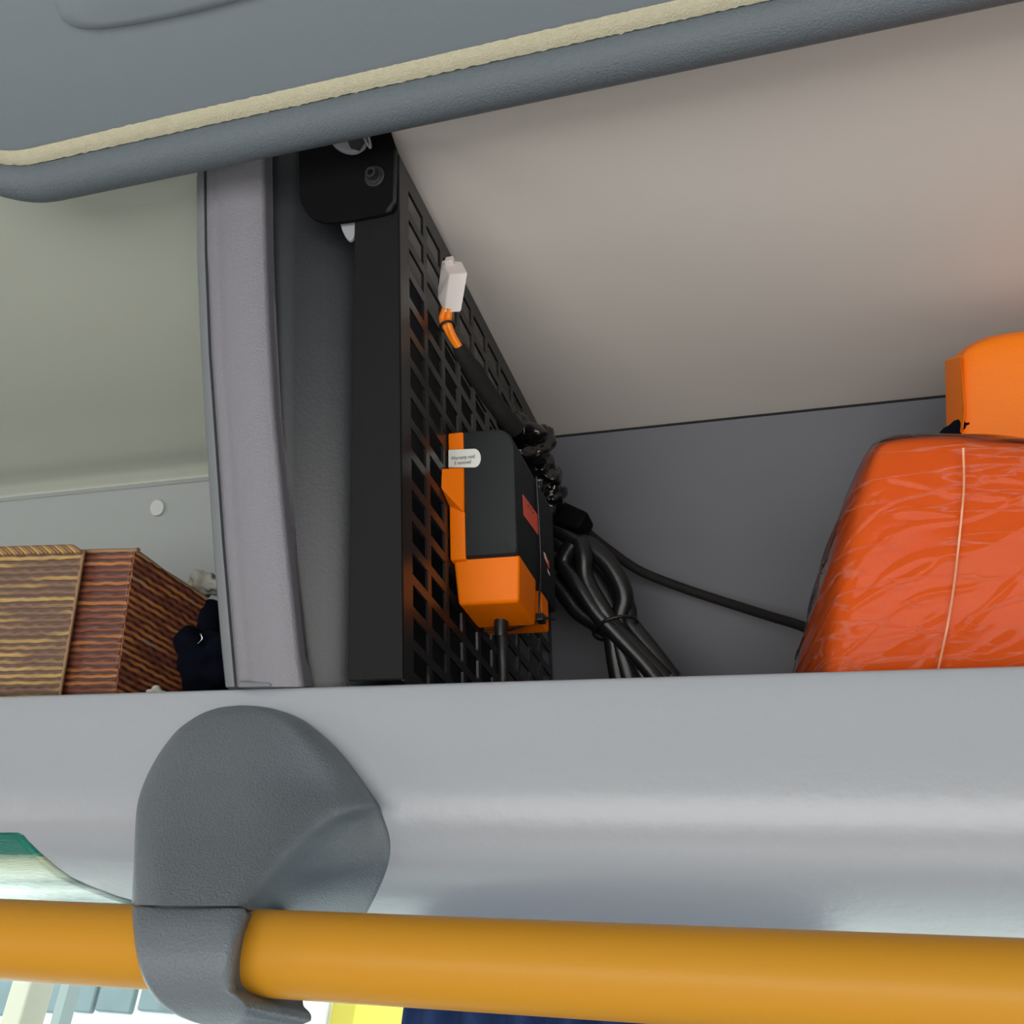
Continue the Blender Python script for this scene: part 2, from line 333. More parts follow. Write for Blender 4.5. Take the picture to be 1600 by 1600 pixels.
tube('curtain_rod', [(-.2, .308, -.1115), (0, .308, -.1115), (.2, .308, -.1115)], .0016, m_clip, cur, seg=10)

# ------------------------------------------------------------------ divider with its padded post
div = thing('rack_divider', (-.14, .08, 0), 'grey upright divider post with curved padded cover and charcoal side panel between the two bays', 'divider')
XD = -.135
sp_ = [(-.158, .014), (-.140, .012), (XD, .016), (-.120, .024), (-.102, .032), (-.094, .042), (-.0925, .055), (-.098, .09), (-.100, WC - .001), (-.158, WC - .001)]
ns = len(sp_)
mesh('side_panel', [lp(x, y, z) for z in (-.003, HZ + .05) for x, y in sp_], [tuple(range(ns)), tuple(range(2 * ns - 1, ns - 1, -1))] + [(i, (i + 1) % ns, ns + (i + 1) % ns, ns + i) for i in range(ns)], m_div, div, smooth=True, angle=50)
Lf = [(240, 307), (400, 308), (550, 314), (680, 322), (850, 333), (1000, 345), (1080, 353)]
Gr = [(240, 321), (400, 323), (550, 329), (680, 338), (850, 350), (1000, 363), (1080, 370)]
Rt = [(240, 424), (400, 428), (500, 432), (650, 441), (800, 456), (930, 470), (1030, 481), (1080, 489)]
rows = [170 + i * (1073 - 170) / 40 for i in range(41)]
vs, fs = [], []; NU = 22
for r in rows:
    a, b_ = interp(Gr, r) + 1, interp(Rt, r)
    for k in range(NU + 1):
        u = k / NU; px = a + (b_ - a) * u
        groove = -.003 if u < .04 else 0
        d = .004 - .0085 * math.sin(math.pi * min(1, max(0, (u + .02))) ** .8) ** .7 + (.0018 * math.exp(-((u - .16) / .035) ** 2)) + .009 * sstep(.86, 1, u)
        vs.append(lean(px, r, d))
    p0, p1 = vs[-NU - 1], vs[-1]
    vs.append(V((XD + .0005, lean(interp(Rt, r), r, .022).y, p1.z))); vs.append(V((p0.x, lean(a, r, .03).y, p0.z)))
n = NU + 3
for i in range(len(rows) - 1):
    for k in range(n): fs.append((i * n + k, i * n + (k + 1) % n, (i + 1) * n + (k + 1) % n, (i + 1) * n + k))
fs.append(tuple(range(n))); fs.append(tuple(range(40 * n, 41 * n)))
mesh('post_cover', vs, fs, m_post, div, smooth=True, angle=60)
vs, fs = [], []
for r in rows:
    a, b_ = interp(Lf, r), interp(Gr, r) - 1
    for px, d in ((a, .008), (a + 2, .003), (b_ - 2, .001), (b_, .003)): vs.append(lean(px, r, d))
    p0, p1 = vs[-4], vs[-1]
    vs.append(V((p1.x, p1.y + .03, p1.z))); vs.append(V((p0.x, p0.y + .024, p0.z)))
for i in range(len(rows) - 1):
    for k in range(6): fs.append((i * 6 + k, i * 6 + (k + 1) % 6, (i + 1) * 6 + (k + 1) % 6, (i + 1) * 6 + k))
fs.append(tuple(range(6))); fs.append(tuple(range(240, 246)))
tag(mesh('side_flange', vs, fs, m_postl, div, smooth=True, angle=40), 'flat grey edging strip along the post')
hexa('foot_block', [lean(372, 1074, -.006), lean(425, 1073, -.006), lean(425, 1073, .01), lean(372, 1074, .01), lean(374, 1064, -.005), lean(422, 1066, -.005), lean(422, 1066, .01), lean(374, 1064, .01)], m_postl, div, bevel=.001)

# ------------------------------------------------------------------ open hatch above
hat = thing('overhead_hatch', (0, -.3, .26), 'blue-grey padded overhead hatch panel with torn cream foam edge and slate rolled border', 'hatch')
cy, cz, rr_ = -.1505, .268, .013
def endshift(x):
    x0 = -.268; R = .05
    if x >= x0: return (0, 0)
    t = min(R * .999, x0 - x); return (-(R - math.sqrt(R * R - t * t)) * 1.0, 0)
xh = [-.3175, -.316, -.314, -.311, -.307, -.302, -.297, -.29, -.283, -.276, -.268] + [-.26 + .02 * i for i in range(58)]
def tilt(x): 
    s = endshift(x); return (s[0], s[1] - .0045 * math.exp(-((x + .03) / .12) ** 2) * 0 - .002)
circ = [(cy + rr_ * math.cos(math.radians(a)), cz + rr_ * math.sin(math.radians(a))) for a in range(60, -181, -12)]
roll = circ + [(-.160, .285), (-.146, .285)]
extrudeX('rolled_border', roll, xh, m_roll, hat, angle=60, shift=tilt)
# torn foam strip
vs, fs = [], []; NX = 700; NK = 6
for i in range(NX + 1):
    x = -.3165 + (1.2) * i / NX; s = tilt(x)
    e1 = .0007 * pnoise(V((x * 260, 0, 0))) + .0005 * pnoise(V((x * 900, 5, 0))); e2 = .0005 * pnoise(V((x * 200, 9, 0)))
    wd = 1 + .1 * pnoise(V((x * 9, 3, 0)))
    for k in range(NK + 1):
        t = k / NK; y = -.1640 - .0095 * wd * t; z = .2665 + .0036 * t - .0011 * math.sin(math.pi * t)
        y += e1 * (1 - t) + e2 * t; z += .0004 * pnoise(V((x * 700, t * 6, 2)))
        vs.append(V((x, y + s[0], z + s[1])))
    vs.append(V((x, -.1735 + s[0], .284 + s[1]))); vs.append(V((x, -.1630 + s[0], .284 + s[1])))
n = NK + 3
for i in range(NX):
    for k in range(n): fs.append((i * n + k, i * n + (k + 1) % n, (i + 1) * n + (k + 1) % n, (i + 1) * n + k))
mesh('foam_strip', vs, fs, m_foam, hat, smooth=True, angle=60)
SL = .20
bd = [(-.1725, .2695), (-.176, .2693), (-.25, .2693 + SL * .072), (-.48, .2693 + SL * .302 + .004), (-.48, .36), (-.1745, .288)]
extrudeX('board', bd, xh, m_hatch, hat, angle=30, shift=tilt)
# moulded handle recess on the board: a slightly raised plate with rounded corner
def onboard(px, py, off=0):
    n_ = V((0, SL, 1)); c = SL * -.178 + .2693 - .002; p = hit(px, py, n_, c - off * math.sqrt(1 + SL * SL)); return p
edge = smoothpath([(60, -60, 0), (86, 10, 0), (100, 34, 0), (130, 46, 0), (180, 44, 0), (260, 30, 0), (330, 14, 0), (430, -14, 0), (560, -50, 0)], 6)
bm = bmesh.new(); r1 = [bm.verts.new(onboard(p.x, p.y, -.0005)) for p in edge]; r2 = [bm.verts.new(onboard(p.x, p.y - 3, .003)) for p in edge]; r3 = [bm.verts.new(onboard(p.x * .9 + 30, p.y - 14, .0042)) for p in edge]
r4 = [bm.verts.new(onboard(p.x * .5 + 130, -60, .0045)) for p in edge]
for A, B in ((r1, r2), (r2, r3), (r3, r4)):
    for i in range(len(edge) - 1): bm.faces.new((A[i], A[i + 1], B[i + 1], B[i]))
bmesh.ops.recalc_face_normals(bm, faces=bm.faces)
fin('handle_moulding', bm, m_hatch, hat, smooth=True, angle=80)

# ------------------------------------------------------------------ rail
RY, RZ, RR = -.06, -.1437, .01715
def railz(x): return RZ - .0035 * (x + .0) / .4 * -.5
rail = tube('grab_rail', [(-1.3, RY, RZ - .0042), (-.25, RY, RZ - .001), (0, RY, RZ), (.35, RY, RZ + .0018), (1.1, RY, RZ + .005)], RR, m_rail, n=10, seg=64)
tag(rail, 'long amber orange tubular grab rail running below the grey rack lip', 'rail')

# ------------------------------------------------------------------ rail bracket
br = thing('rail_bracket', (-.12, -.04, -.19), 'dark grey grained plastic bracket fixed to the lip and hooked around the amber rail', 'bracket')
oL = [(1102, 378), (1104, 352), (1108, 334), (1115, 315), (1125, 298), (1140, 278), (1165, 257), (1190, 241), (1220, 226), (1250, 216), (1280, 212), (1350, 209), (1415, 206), (1470, 210), (1500, 215), (1525, 222), (1550, 235), (1570, 252), (1585, 274), (1595, 296), (1601, 318), (1604, 350)]
oR = [(1102, 382), (1104, 408), (1108, 430), (1115, 452), (1125, 473), (1140, 494), (1165, 522), (1190, 544), (1220, 566), (1250, 585), (1280, 600), (1305, 608), (1325, 610), (1345, 608), (1370, 600), (1395, 589), (1415, 579), (1440, 566)]
hR = [(1408, 402), (1420, 394), (1440, 386), (1470, 377), (1500, 370), (1530, 366), (1548, 369), (1560, 376), (1575, 388), (1588, 386), (1598, 370), (1604, 352)]
ridge = [(1102, 1200), (1200, 900), (1225, 700), (1250, 600), (1270, 540), (1290, 497), (1310, 466), (1340, 434), (1375, 410), (1405, 394), (1440, 380)]
frontY = [(1102, .0), (1120, -.007), (1160, -.017), (1220, -.030), (1300, -.050), (1360, -.068), (1415, -.083), (1450, -.0895), (1500, -.091), (1550, -.085), (1578, -.076), (1595, -.066), (1604, -.058)]
def surf_upper(px, r, u):
    yb = onlip(px, r).y; yf = sinterp(frontY, r)
    w_ = (interp(oR, r) - interp(oL, r)); dl = (px - interp(oL, r)); dr = (interp(oR, r) - px)
    H = yb - yf
    rl = min(1, dl / (14 + .1 * w_)); rl = math.sqrt(max(0, 1 - (1 - rl) ** 2))
    le = .25 + .75 * sstep(1110, 1300, r)                    # left edge turns into an upright side wall
    hl = le * .85 + (1 - le * .85) * rl if r > 1200 else (le * .85 * sstep(1102, 1200, r)) + (1 - le * .85 * sstep(1102, 1200, r)) * rl
    rd = interp(ridge, r); sp = 70
    D = max(90, interp(oR, r) - rd + 6); d = px - rd; dd = .5 * (d + math.sqrt(d * d + 500)); tt = min(1, dd / D)
    fall = (1 - tt) ** 2.1
    edge_r = min(1, dr / (18 + .12 * w_)); edge_r = math.sqrt(max(0, 1 - (1 - edge_r) ** 2))
    we_ = 1 - sstep(1200, 1400, r)
    h = H * hl * fall * (edge_r * we_ + 1 - we_) + .006 * edge_r
    h *= 1 - .45 * sstep(.45, 1.0, (px - interp(oL, r)) / max(1, w_)) * sstep(1110, 1250, r) * (1 - sstep(1200, 1400, r))
    return yb - h
NR, NW = 90, 80
vs, fs = [], []
for i in range(NR + 1):
    t = i / NR; v = math.sin(t * math.pi / 2) if False else 1 - math.cos(t * math.pi / 2) * 1.0
    v = t ** 1.6
    for k in range(NW + 1):
        u = k / NW
        end = 1414 + 3 * u + 24 * sstep(.55, .68, u)
        r = 1102.3 + (end - 1102.3) * v
        a, b_ = sinterp(oL, r), sinterp(oR, r)
        uu = .5 - .5 * math.cos(math.pi * u) if i < 25 else (.35 * (.5 - .5 * math.cos(math.pi * u)) + .65 * u)
        px = a + (b_ - a) * uu
        if i == NR:                                       # seam dips over the edge of the arm
            r += 24 * sstep(372, 400, px) * (1 - sstep(400, 470, px)) * 0
        vs.append(onY(px, r, surf_upper(px, r, u)))
ng = (NR + 1) * (NW + 1)
for i in range(NR):
    for k in range(NW):
        a = i * (NW + 1) + k; fs.append((a, a + 1, a + NW + 2, a + NW + 1))
# back side sunk into the lip
for i in range(NR + 1):
    for k in (0, NW):
        p = vs[i * (NW + 1) + k]; vs.append(V((p.x, max(p.y + .004, min(lipY(max(p.z, -.12)) + .004, .03)), p.z)))
for i in range(NR):
    a = i * (NW + 1); b_ = ng + 2 * i; fs.append((a, a + NW + 1, b_ + 2, b_)); a += NW; fs.append((a, b_ + 1, b_ + 3, a + NW + 1))
# underside closes back to the lip
base = len(vs)
for k in range(NW + 1):
    p = vs[NR * (NW + 1) + k]; vs.append(V((p.x, max(p.y + .004, .012), p.z + .001)))
for k in range(NW): a = NR * (NW + 1) + k; fs.append((a, a + 1, base + k + 1, base + k))
up_ = mesh('upper_cover', vs, fs, m_bracket, br, smooth=True, angle=75)
# hook below the seam
vs, fs = [], []; NR2, NW2 = 60, 44; ring = 2 * (NW2 + 1)
for i in range(NR2 + 1):
    t = i / NR2; v = 1 - (1 - t) ** 1.5
    for k in range(NW2 + 1):
        u = k / NW2; r0 = 1416 + 3.5 * u + 12 * sstep(.88, 1, u); r = r0 + (1603.6 - r0) * v
        a, b_ = sinterp(oL, r), interp(hR, r)
        px = a + (b_ - a) * (.5 * (.5 - .5 * math.cos(math.pi * u)) + .5 * u)
        yf = sinterp(frontY, r)
        el = min(1, u / .10); er = min(1, (1 - u) / .26)
        yf += .004 * (1 - math.sqrt(1 - (1 - el) ** 2)) + .0125 * (1 - math.sqrt(max(0, 1 - (1 - er) ** 2))) * (1 - .75 * sstep(1540, 1562, r))
        vs.append(onY(px, r, yf))
    for k in range(NW2, -1, -1):
        p = vs[i * ring + k]; c = sinterp([(1416, -.034), (1500, -.030), (1580, -.042), (1604, -.054)], 1416 + 188 * v)
        vs.append(V((p.x + .0175 * .62 * (k / NW2) ** 1.5 * sstep(.3, .9, v), max(c, p.y + .0015), p.z)))
for i in range(NR2):
    for k in range(ring): fs.append((i * ring + k, i * ring + (k + 1) % ring, (i + 1) * ring + (k + 1) % ring, (i + 1) * ring + k))
fs.append(tuple(range(ring))); fs.append(tuple(range(NR2 * ring, (NR2 + 1) * ring)))
mesh('hook_cover', vs, fs, m_bracket, br, smooth=True, angle=75)

# ------------------------------------------------------------------ sticker on the lip
def sticker_mat():
    m = bpy.data.materials.new('holographic_green_sticker'); m.use_nodes = True; nt = m.node_tree; b = nt.nodes['Principled BSDF']
    b.inputs['Metallic'].default_value = .55; b.inputs['Roughness'].default_value = .22
    uv = nt.nodes.new('ShaderNodeUVMap'); sp = nt.nodes.new('ShaderNodeSeparateXYZ'); nt.links.new(uv.outputs[0], sp.inputs[0])
    n = nt.nodes.new('ShaderNodeTexNoise'); n.inputs['Scale'].default_value = 3; mp = nt.nodes.new('ShaderNodeMapping'); mp.inputs['Scale'].default_value = (3, 16, 1)
    nt.links.new(uv.outputs[0], mp.inputs[0]); nt.links.new(mp.outputs[0], n.inputs['Vector'])
    ad = nt.nodes.new('ShaderNodeMath'); ad.operation = 'MULTIPLY_ADD'; ad.inputs[1].default_value = .12; nt.links.new(n.outputs[0], ad.inputs[0]); nt.links.new(sp.outputs[1], ad.inputs[2])
    rp = nt.nodes.new('ShaderNodeValToRGB'); e = rp.color_ramp.elements; e[0].position = 0; e[0].color = srgb(30, 120, 105); e[1].position = 1; e[1].color = srgb(225, 240, 232)
    for p, c in ((.30, srgb(36, 128, 112)), (.37, srgb(196, 205, 170)), (.55, srgb(215, 225, 205)), (.62, srgb(150, 170, 160)), (.72, srgb(235, 245, 240)), (.86, srgb(120, 150, 145))): q = e.new(p); q.color = c
    nt.links.new(ad.outputs[0], rp.inputs[0]); nt.links.new(rp.outputs[0], b.inputs['Base Color'])
    n2 = nt.nodes.new('ShaderNodeTexNoise'); n2.inputs['Scale'].default_value = 6; n2.inputs['Detail'].default_value = 5; nt.links.new(mp.outputs[0], n2.inputs['Vector'])
    bp = nt.nodes.new('ShaderNodeBump'); bp.inputs['Strength'].default_value = .5; bp.inputs['Distance'].default_value = .002; nt.links.new(n2.outputs[0], bp.inputs['Height']); nt.links.new(bp.outputs[0], b.inputs['Normal'])
    return m
se = [(1301, 28), (1304, 36), (1312, 42), (1330, 60), (1350, 82), (1370, 108), (1385, 140), (1400, 180), (1407, 205), (1425, 260)]
bm = bmesh.new(); uvl = bm.loops.layers.uv.new('UVMap'); G = {}
for i in range(31):
    r = 1301 + (1425 - 1301) * i / 30
    for k in range(13):
        for s_ in (0, 1): G[i, k, s_] = bm.verts.new(onlip(-170 + (interp(se, r) + 170) * k / 12, r, .00005 + .00015 * s_))
for i in range(30):
    for k in range(12):
        f = bm.faces.new((G[i, k, 1], G[i, k + 1, 1], G[i + 1, k + 1, 1], G[i + 1, k, 1]))
        for l, (a, b_) in zip(f.loops, ((k, i), (k + 1, i), (k + 1, i + 1), (k, i + 1))): l[uvl].uv = (a / 12, b_ / 30 * .9)
        bm.faces.new((G[i + 1, k, 0], G[i + 1, k + 1, 0], G[i, k + 1, 0], G[i, k, 0]))
    for k in (0, 12): bm.faces.new((G[i, k, 0], G[i + 1, k, 0], G[i + 1, k, 1], G[i, k, 1]))
for i in (0, 30):
    for k in range(12): bm.faces.new((G[i, k, 0], G[i, k + 1, 0], G[i, k + 1, 1], G[i, k, 1]))
tag(fin('sticker', bm, sticker_mat(), smooth=True), 'shiny teal and silver sticker on the underside of the lip left of the bracket', 'sticker')

# ------------------------------------------------------------------ perforated black panel
XM = -.0598
pan = thing('perforated_panel', (XM, .12, 0), 'black perforated metal panel standing upright beside the grey divider, with a wide front flange', 'panel')
ys = [0]; PY, HY = .0279, .0224
for i in range(10): ys += [.0132 + PY * i, .0132 + PY * i + HY]
ys.append(.2905)
PZ, HZ_ = .01635, .0112; zs = [.001]; z = .2661 - .0008 + HZ_ * 0
tops = [.2661 - PZ * i for i in range(17)][::-1]
for t in tops:
    if t - HZ_ > .003: zs += [t - HZ_, t]
zs.append(.2765)
bm = bmesh.new(); TH = .0016; Gv = {}
for i, y in enumerate(ys):
    for j, z in enumerate(zs):
        for s_, x in enumerate((XM, XM - TH)): Gv[i, j, s_] = bm.verts.new(lp(x, y, z))
def solid(i, j): return 0 <= i < len(ys) - 1 and 0 <= j < len(zs) - 1 and not (i % 2 == 1 and j % 2 == 1)
for i in range(len(ys) - 1):
    for j in range(len(zs) - 1):
        if not solid(i, j): continue
        bm.faces.new((Gv[i, j, 0], Gv[i + 1, j, 0], Gv[i + 1, j + 1, 0], Gv[i, j + 1, 0])); bm.faces.new((Gv[i, j + 1, 1], Gv[i + 1, j + 1, 1], Gv[i + 1, j, 1], Gv[i, j, 1]))
        for (di, dj, a, b_) in ((-1, 0, (0, 0), (0, 1)), (1, 0, (1, 1), (1, 0)), (0, -1, (1, 0), (0, 0)), (0, 1, (0, 1), (1, 1))):
            if not solid(i + di, j + dj):
                p, q = (i + a[0], j + a[1]), (i + b_[0], j + b_[1]); bm.faces.new((Gv[p + (0,)], Gv[q + (0,)], Gv[q + (1,)], Gv[p + (1,)]))
bmesh.ops.recalc_face_normals(bm, faces=bm.faces)
fin('perforated_sheet', bm, m_mesh, pan)
fb, ft = lean(546, 1062, 0), lean(557, 345, 0)
tag(hexa('front_flange', [lp(-.0921, -.0022, .001), lp(XM, -.0022, .001), lp(XM, .0, .001), lp(-.0921, .0, .001), lp(-.0866, -.0022, .2765), lp(XM, -.0022, .2765), lp(XM, .0, .2765), lp(-.0866, 0, .2765)], m_black, pan, bevel=.0006), 'solid black front flange')
# mounting plate at the top with bolt
plate = [(466, 150), (467, 300), (470, 316), (477, 330), (488, 340), (503, 346), (520, 347), (545, 344), (600, 333), (612, 328), (617, 318), (621, 238), (606, 194), (596, 150)]
plp = [lean(x, y, -.0052) for x, y in plate]
pl = prism('mounting_plate', plp, (0, .0026, 0), m_blackplate, pan, bevel=.0004)
tag(pl, 'matt black mounting plate with rounded lower corner')
def ring_(c, nrm, r0, r1, h0, h1, name, mt, par, seg=28, hole=0):
    nrm = V(nrm).normalized(); u = nrm.cross(V((1, 0, 0))); u = (u if u.length > .1 else nrm.cross(V((0, 0, 1)))).normalized(); v = nrm.cross(u)
    prof_ = [(r0, h0), (r0, h1 * .7 + h0 * .3), (r0 * .93, h1)] + ([(hole, h1), (hole, h0)] if hole else [(0, h1)])
    vs, fs = [], []
    for r_, h_ in prof_:
        for k in range(seg): a = 2 * math.pi * k / seg; vs.append(V(c) + (u * math.cos(a) + v * math.sin(a)) * r_ + nrm * h_)
    for i in range(len(prof_) - 1):
        for k in range(seg): fs.append((i * seg + k, i * seg + (k + 1) % seg, (i + 1) * seg + (k + 1) % seg, (i + 1) * seg + k))
    return mesh(name, vs, fs, mt, par, smooth=True, angle=35)
nb = V((0, -1, -.4)).normalized(); bc = lean(586, 276, -.0052)
ring_(bc, nb, .0062, 0, 0, .0012, 'washer', m_bolt, pl)
ring_(bc, nb, .0046, 0, .0012, .0022, 'bolt_flange', m_bolt, pl)
ring_(bc, nb, .0034, 0, .0022, .0062, 'bolt_head', m_bolt, pl, hole=.0017)
tag(prism('side_lip', [lean(617, 236, -.0056), lean(621, 238, -.0056), lean(619, 318, -.0056), lean(611, 331, -.0056), lean(604, 334, -.0056), lean(606, 328, -.0056), lean(615, 316, -.0056)], (0, -.0012, 0), m_mesh, pl), 'bent edge of the plate')
cl_ = thing('cable_clip', lean(545, 215, -.008), 'white plastic clip peeking out under the hatch on the black mounting plate', 'clip')
pts = smoothpath([(512, 190, 0), (515, 214, 0), (522, 230, 0), (536, 240, 0), (552, 243, 0), (566, 238, 0), (575, 225, 0), (578, 180, 0)], 4)
prism('clip_body', [lean(p.x, p.y, -.0056) for p in pts], (0, -.003, 0), m_clipgrey, cl_, bevel=.0006)
prism('clip_window', [lean(x, y, -.0088) for x, y in ((540, 190), (541, 215), (548, 232), (562, 236), (571, 222), (564, 190))], (0, -.0006, 0), m_bolt, cl_)
tube('clip_prong', [lean(563, 188, -.0105), lean(569, 215, -.0105), lean(579, 231, -.0105), lean(576, 212, -.0105), lean(570, 188, -.0105)], .0007, m_whitepl, cl_)
pts = smoothpath([(531, 344, 0), (534, 358, 0), (541, 372, 0), (548, 375, 0), (554, 366, 0), (558, 342, 0)], 4)
tb = prism('plastic_tab', [lean(p.x, p.y, .0008) for p in pts], (0, .0022, 0), m_whitepl, bevel=.0005)
tag(tb, 'small pale pointed plastic tab hanging below the black mounting plate', 'tab')

# ------------------------------------------------------------------ charger box strapped on the panel
XR = -.0169; YF, YB = .0694, .1514
box = thing('power_unit', (-.04, .07, .067), 'orange and charcoal electrical box with white warranty label strapped to the black perforated panel', 'electrical box')
# orange back shell (slab against the panel), with a stepped bump on the front
XS = -.0492
hexa('back_shell', lbox(XM + .0004, XS, YF + .0008, YB, .0905, .1625), m_orange, box, bevel=.0012)
def fr_(px, py, d=0): return lean(px, py, YF + d)
bA, bB, bC, bD, bE = onX(690, 732, XM + .0003), fr_(725, 731, -.0004), onX(689, 762, XM + .0003), fr_(725, 800, -.0004), onX(702, 792, XM + .0003)
bF, bG = onX(694, 728, XM + .0008), fr_(725, 728, -.0003)
bk_ = V((0, .004, 0)); tl = lp(XM + .0003, YF + .003, bA.z); tr_ = lp(XS, YF + .003, bB.z); el = lp(XM + .0003, YF + .003, bE.z); dr_ = lp(XS, YF + .003, bD.z)
lb = mesh('latch_bump', [bA, bB, bC, bD, bE, tl, tr_, el, dr_], [(0, 1, 3, 2), (2, 3, 4), (0, 5, 6, 1), (1, 6, 8, 3), (3, 8, 7, 4), (0, 2, 4, 7, 5), (5, 7, 8, 6)], m_orange, box, bevel=.0006)
lb['label'] = 'orange moulded latch bump'
# charcoal cover with a large rounded top right corner
def coverpoly(yy, in_=0):
    x0, x1, z0, z1 = XS + in_ * .3, XR - in_, .0915 + in_, .1622 - in_
    R = .0125; out = [lp(x0, yy, z0), lp(x1 - .002, yy, z0), lp(x1 - .0006, yy, z0 + .0006), lp(x1, yy, z0 + .002)]
    for k in range(11):
        a = math.radians(9 * k); out.append(lp(x1 - R + R * math.cos(a) + .0, yy, z1 - R + R * math.sin(a)))
    return out + [lp(x0, yy, z1)]
secs = [coverpoly(YF, .0022), coverpoly(YF + .0006, .0007), coverpoly(YF + .002, 0), coverpoly(YB - .002, 0), coverpoly(YB, .001)]
vs = [p for s in secs for p in s]; n = len(secs[0])
fs = [(i * n + k, i * n + (k + 1) % n, (i + 1) * n + (k + 1) % n, (i + 1) * n + k) for i in range(4) for k in range(n)] + [tuple(range(n)), tuple(range(4 * n, 5 * n))]
tag(mesh('cover', vs, fs, m_char, box, smooth=True, angle=28), 'charcoal textured cover')
# lower orange terminal block, tapering downwards
a0, a1 = YF + .0035, YF + .066
low = [lp(-.0560, a0 + .0006, .0672), lp(-.0182, a0 + .0006, .0672), lp(-.0182, a0 + .035, .0672), lp(-.0560, a0 + .035, .0672),
       lp(-.0585, a0, .0935), lp(-.0168, a0, .0935), lp(-.0168, a0 + .035, .0935), lp(-.0585, a0 + .035, .0935)]
lw = hexa('terminal_block', low, m_orange, box, bevel=.0022, seg=3); tag(lw, 'orange lower terminal block')
tag(hexa('mounting_foot', lbox(-.0585, -.0172, a0 + .045, a0 + .062, .0735, .0925), m_orange, box, bevel=.002, seg=3), 'orange rear mounting foot')
# stickers
rl = prism('red_label', [onX(816.5, 772, XR + .0002), onX(841.5, 807, XR + .0002), onX(842, 838, XR + .0002), onX(818, 805, XR + .0002)], (.0002, 0, 0), m_red, box)
for t in (.25, .4, .55):
    q = [onX(816.5, 772, XR), onX(841.5, 807, XR), onX(842, 838, XR), onX(818, 805, XR)]
    c = q[0].lerp(q[1], t).lerp(q[3].lerp(q[2], t), .28); c.x = XR + .0006; d = (q[1] - q[0]).normalized() * .002; h = V((0, -.4, 1)) * .0006
    prism('print_mark', [c, c + d, c + d + h, c + h], (.0001, 0, 0), m_ink, rl)
sl = prism('small_label', [onX(849, 862, XR + .0002), onX(857.5, 878, XR + .0002), onX(858, 889, XR + .0002), onX(850, 872, XR + .0002)], (.0002, 0, 0), m_red, box)
prism('label_strip', [onX(849, 862, XR + .0005), onX(852, 865, XR + .0005), onX(856, 880, XR + .0005), onX(852, 874, XR + .0005)], (.0001, 0, 0), m_sticker, sl)
prism('label_foot', [onX(855, 888, XR + .0005), onX(859, 896, XR + .0005), onX(859.5, 900, XR + .0005), onX(856, 895, XR + .0005)], (.0001, 0, 0), m_sticker, sl)
pts = [(701, 703.5), (741, 701.5)] + [(741 + 10.5 * math.sin(a), 716 - 14.5 * math.cos(a)) for a in [math.pi * k / 12 for k in range(1, 12)]] + [(741, 730.5), (701, 730.5)]
wlb = prism('warranty_label', [fr_(x, y, -.0002) for x, y in pts], (0, -.0003, 0), m_sticker, box)
def text(body, pleft, px_w, size, mt, par):
    cu = bpy.data.curves.new('text', 'FONT'); cu.body = body; cu.size = 1; cu.extrude = .01; cu.align_x = 'CENTER'
    o = bpy.data.objects.new('text', cu); COL.objects.link(o); dg = bpy.context.evaluated_depsgraph_get()
    me = bpy.data.meshes.new_from_object(o.evaluated_get(dg)); bpy.data.objects.remove(o)
    X_ = V((1, 0, 0)); Z_ = V((0, -.4, 1)).normalized(); c = V(pleft)
    xs_ = [v.co.x for v in me.vertices]; sc = px_w / (max(xs_) - min(xs_))
    for v in me.vertices: v.co = c + X_ * (v.co.x * sc) + Z_ * (v.co.y * sc * 1.25) + V((0, -.0002 - v.co.z * .0002, 0))
    for s in list(me.materials): pass
    me.materials.clear(); return link('printed_text', me, mt, par)
pc1 = fr_(723.5, 717.5, -.0006); pc2 = fr_(723, 725.5, -.0006)
text('Warranty void', pc1, (fr_(742, 717, 0) - fr_(705, 717, 0)).x, 0, m_ink, wlb)
text('if removed', pc2, (fr_(736, 725, 0) - fr_(710, 725, 0)).x, 0, m_ink, wlb)
# cable out of the bottom with a gland
gb = lp(-.0375, a0 + .028, .068); 
tube('cable_gland', [gb + V((0, -.002, .004)), gb + V((0, -.001, -.004)), gb + V((.0005, 0, -.010))], lambda t: .0048 - .0012 * t, m_cable, box)
tube('outlet_cable', [gb + V((0, 0, -.002)), gb + V((.0012, .002, -.016)), gb + V((.0022, .006, -.032)), gb + V((.002, .010, -.052)), gb + V((.002, .013, -.0665))], .0034, m_cable, box)
# zip tie around the box
zt = thing('cable_tie', (XR, .1, .07), 'thin black cable tie strapped round the lower end of the orange box', 'cable tie')
ztx = XR + .0008
tube('strap', [onX(838, 745, ztx), onX(844, 850, ztx + .0003), onX(844.5, 900, ztx + .0003), onX(842.5, 940, ztx + .0005), onX(843.5, 966, ztx + .0008)], .0008, m_cable, zt, seg=8)
tube('strap_tail', [lp(-.052, a0 + .036, .0662), lp(-.036, a0 + .037, .0665), onX(843, 968, ztx), onX(856, 966, ztx + .001), onX(866, 968, ztx + .002)], .0008, m_cable, zt, seg=8)
zp = onX(845, 966, ztx + .001)
hexa('lock_head', [zp + V(d) for d in ((-.0025, -.003, -.0025), (.0025, -.003, -.0025), (.0025, .004, -.0025), (-.0025, .004, -.0025), (-.0025, -.003, .0025), (.0025, -.003, .0025), (.0025, .004, .0025), (-.0025, .004, .0025))], m_cable, zt, bevel=.0008)

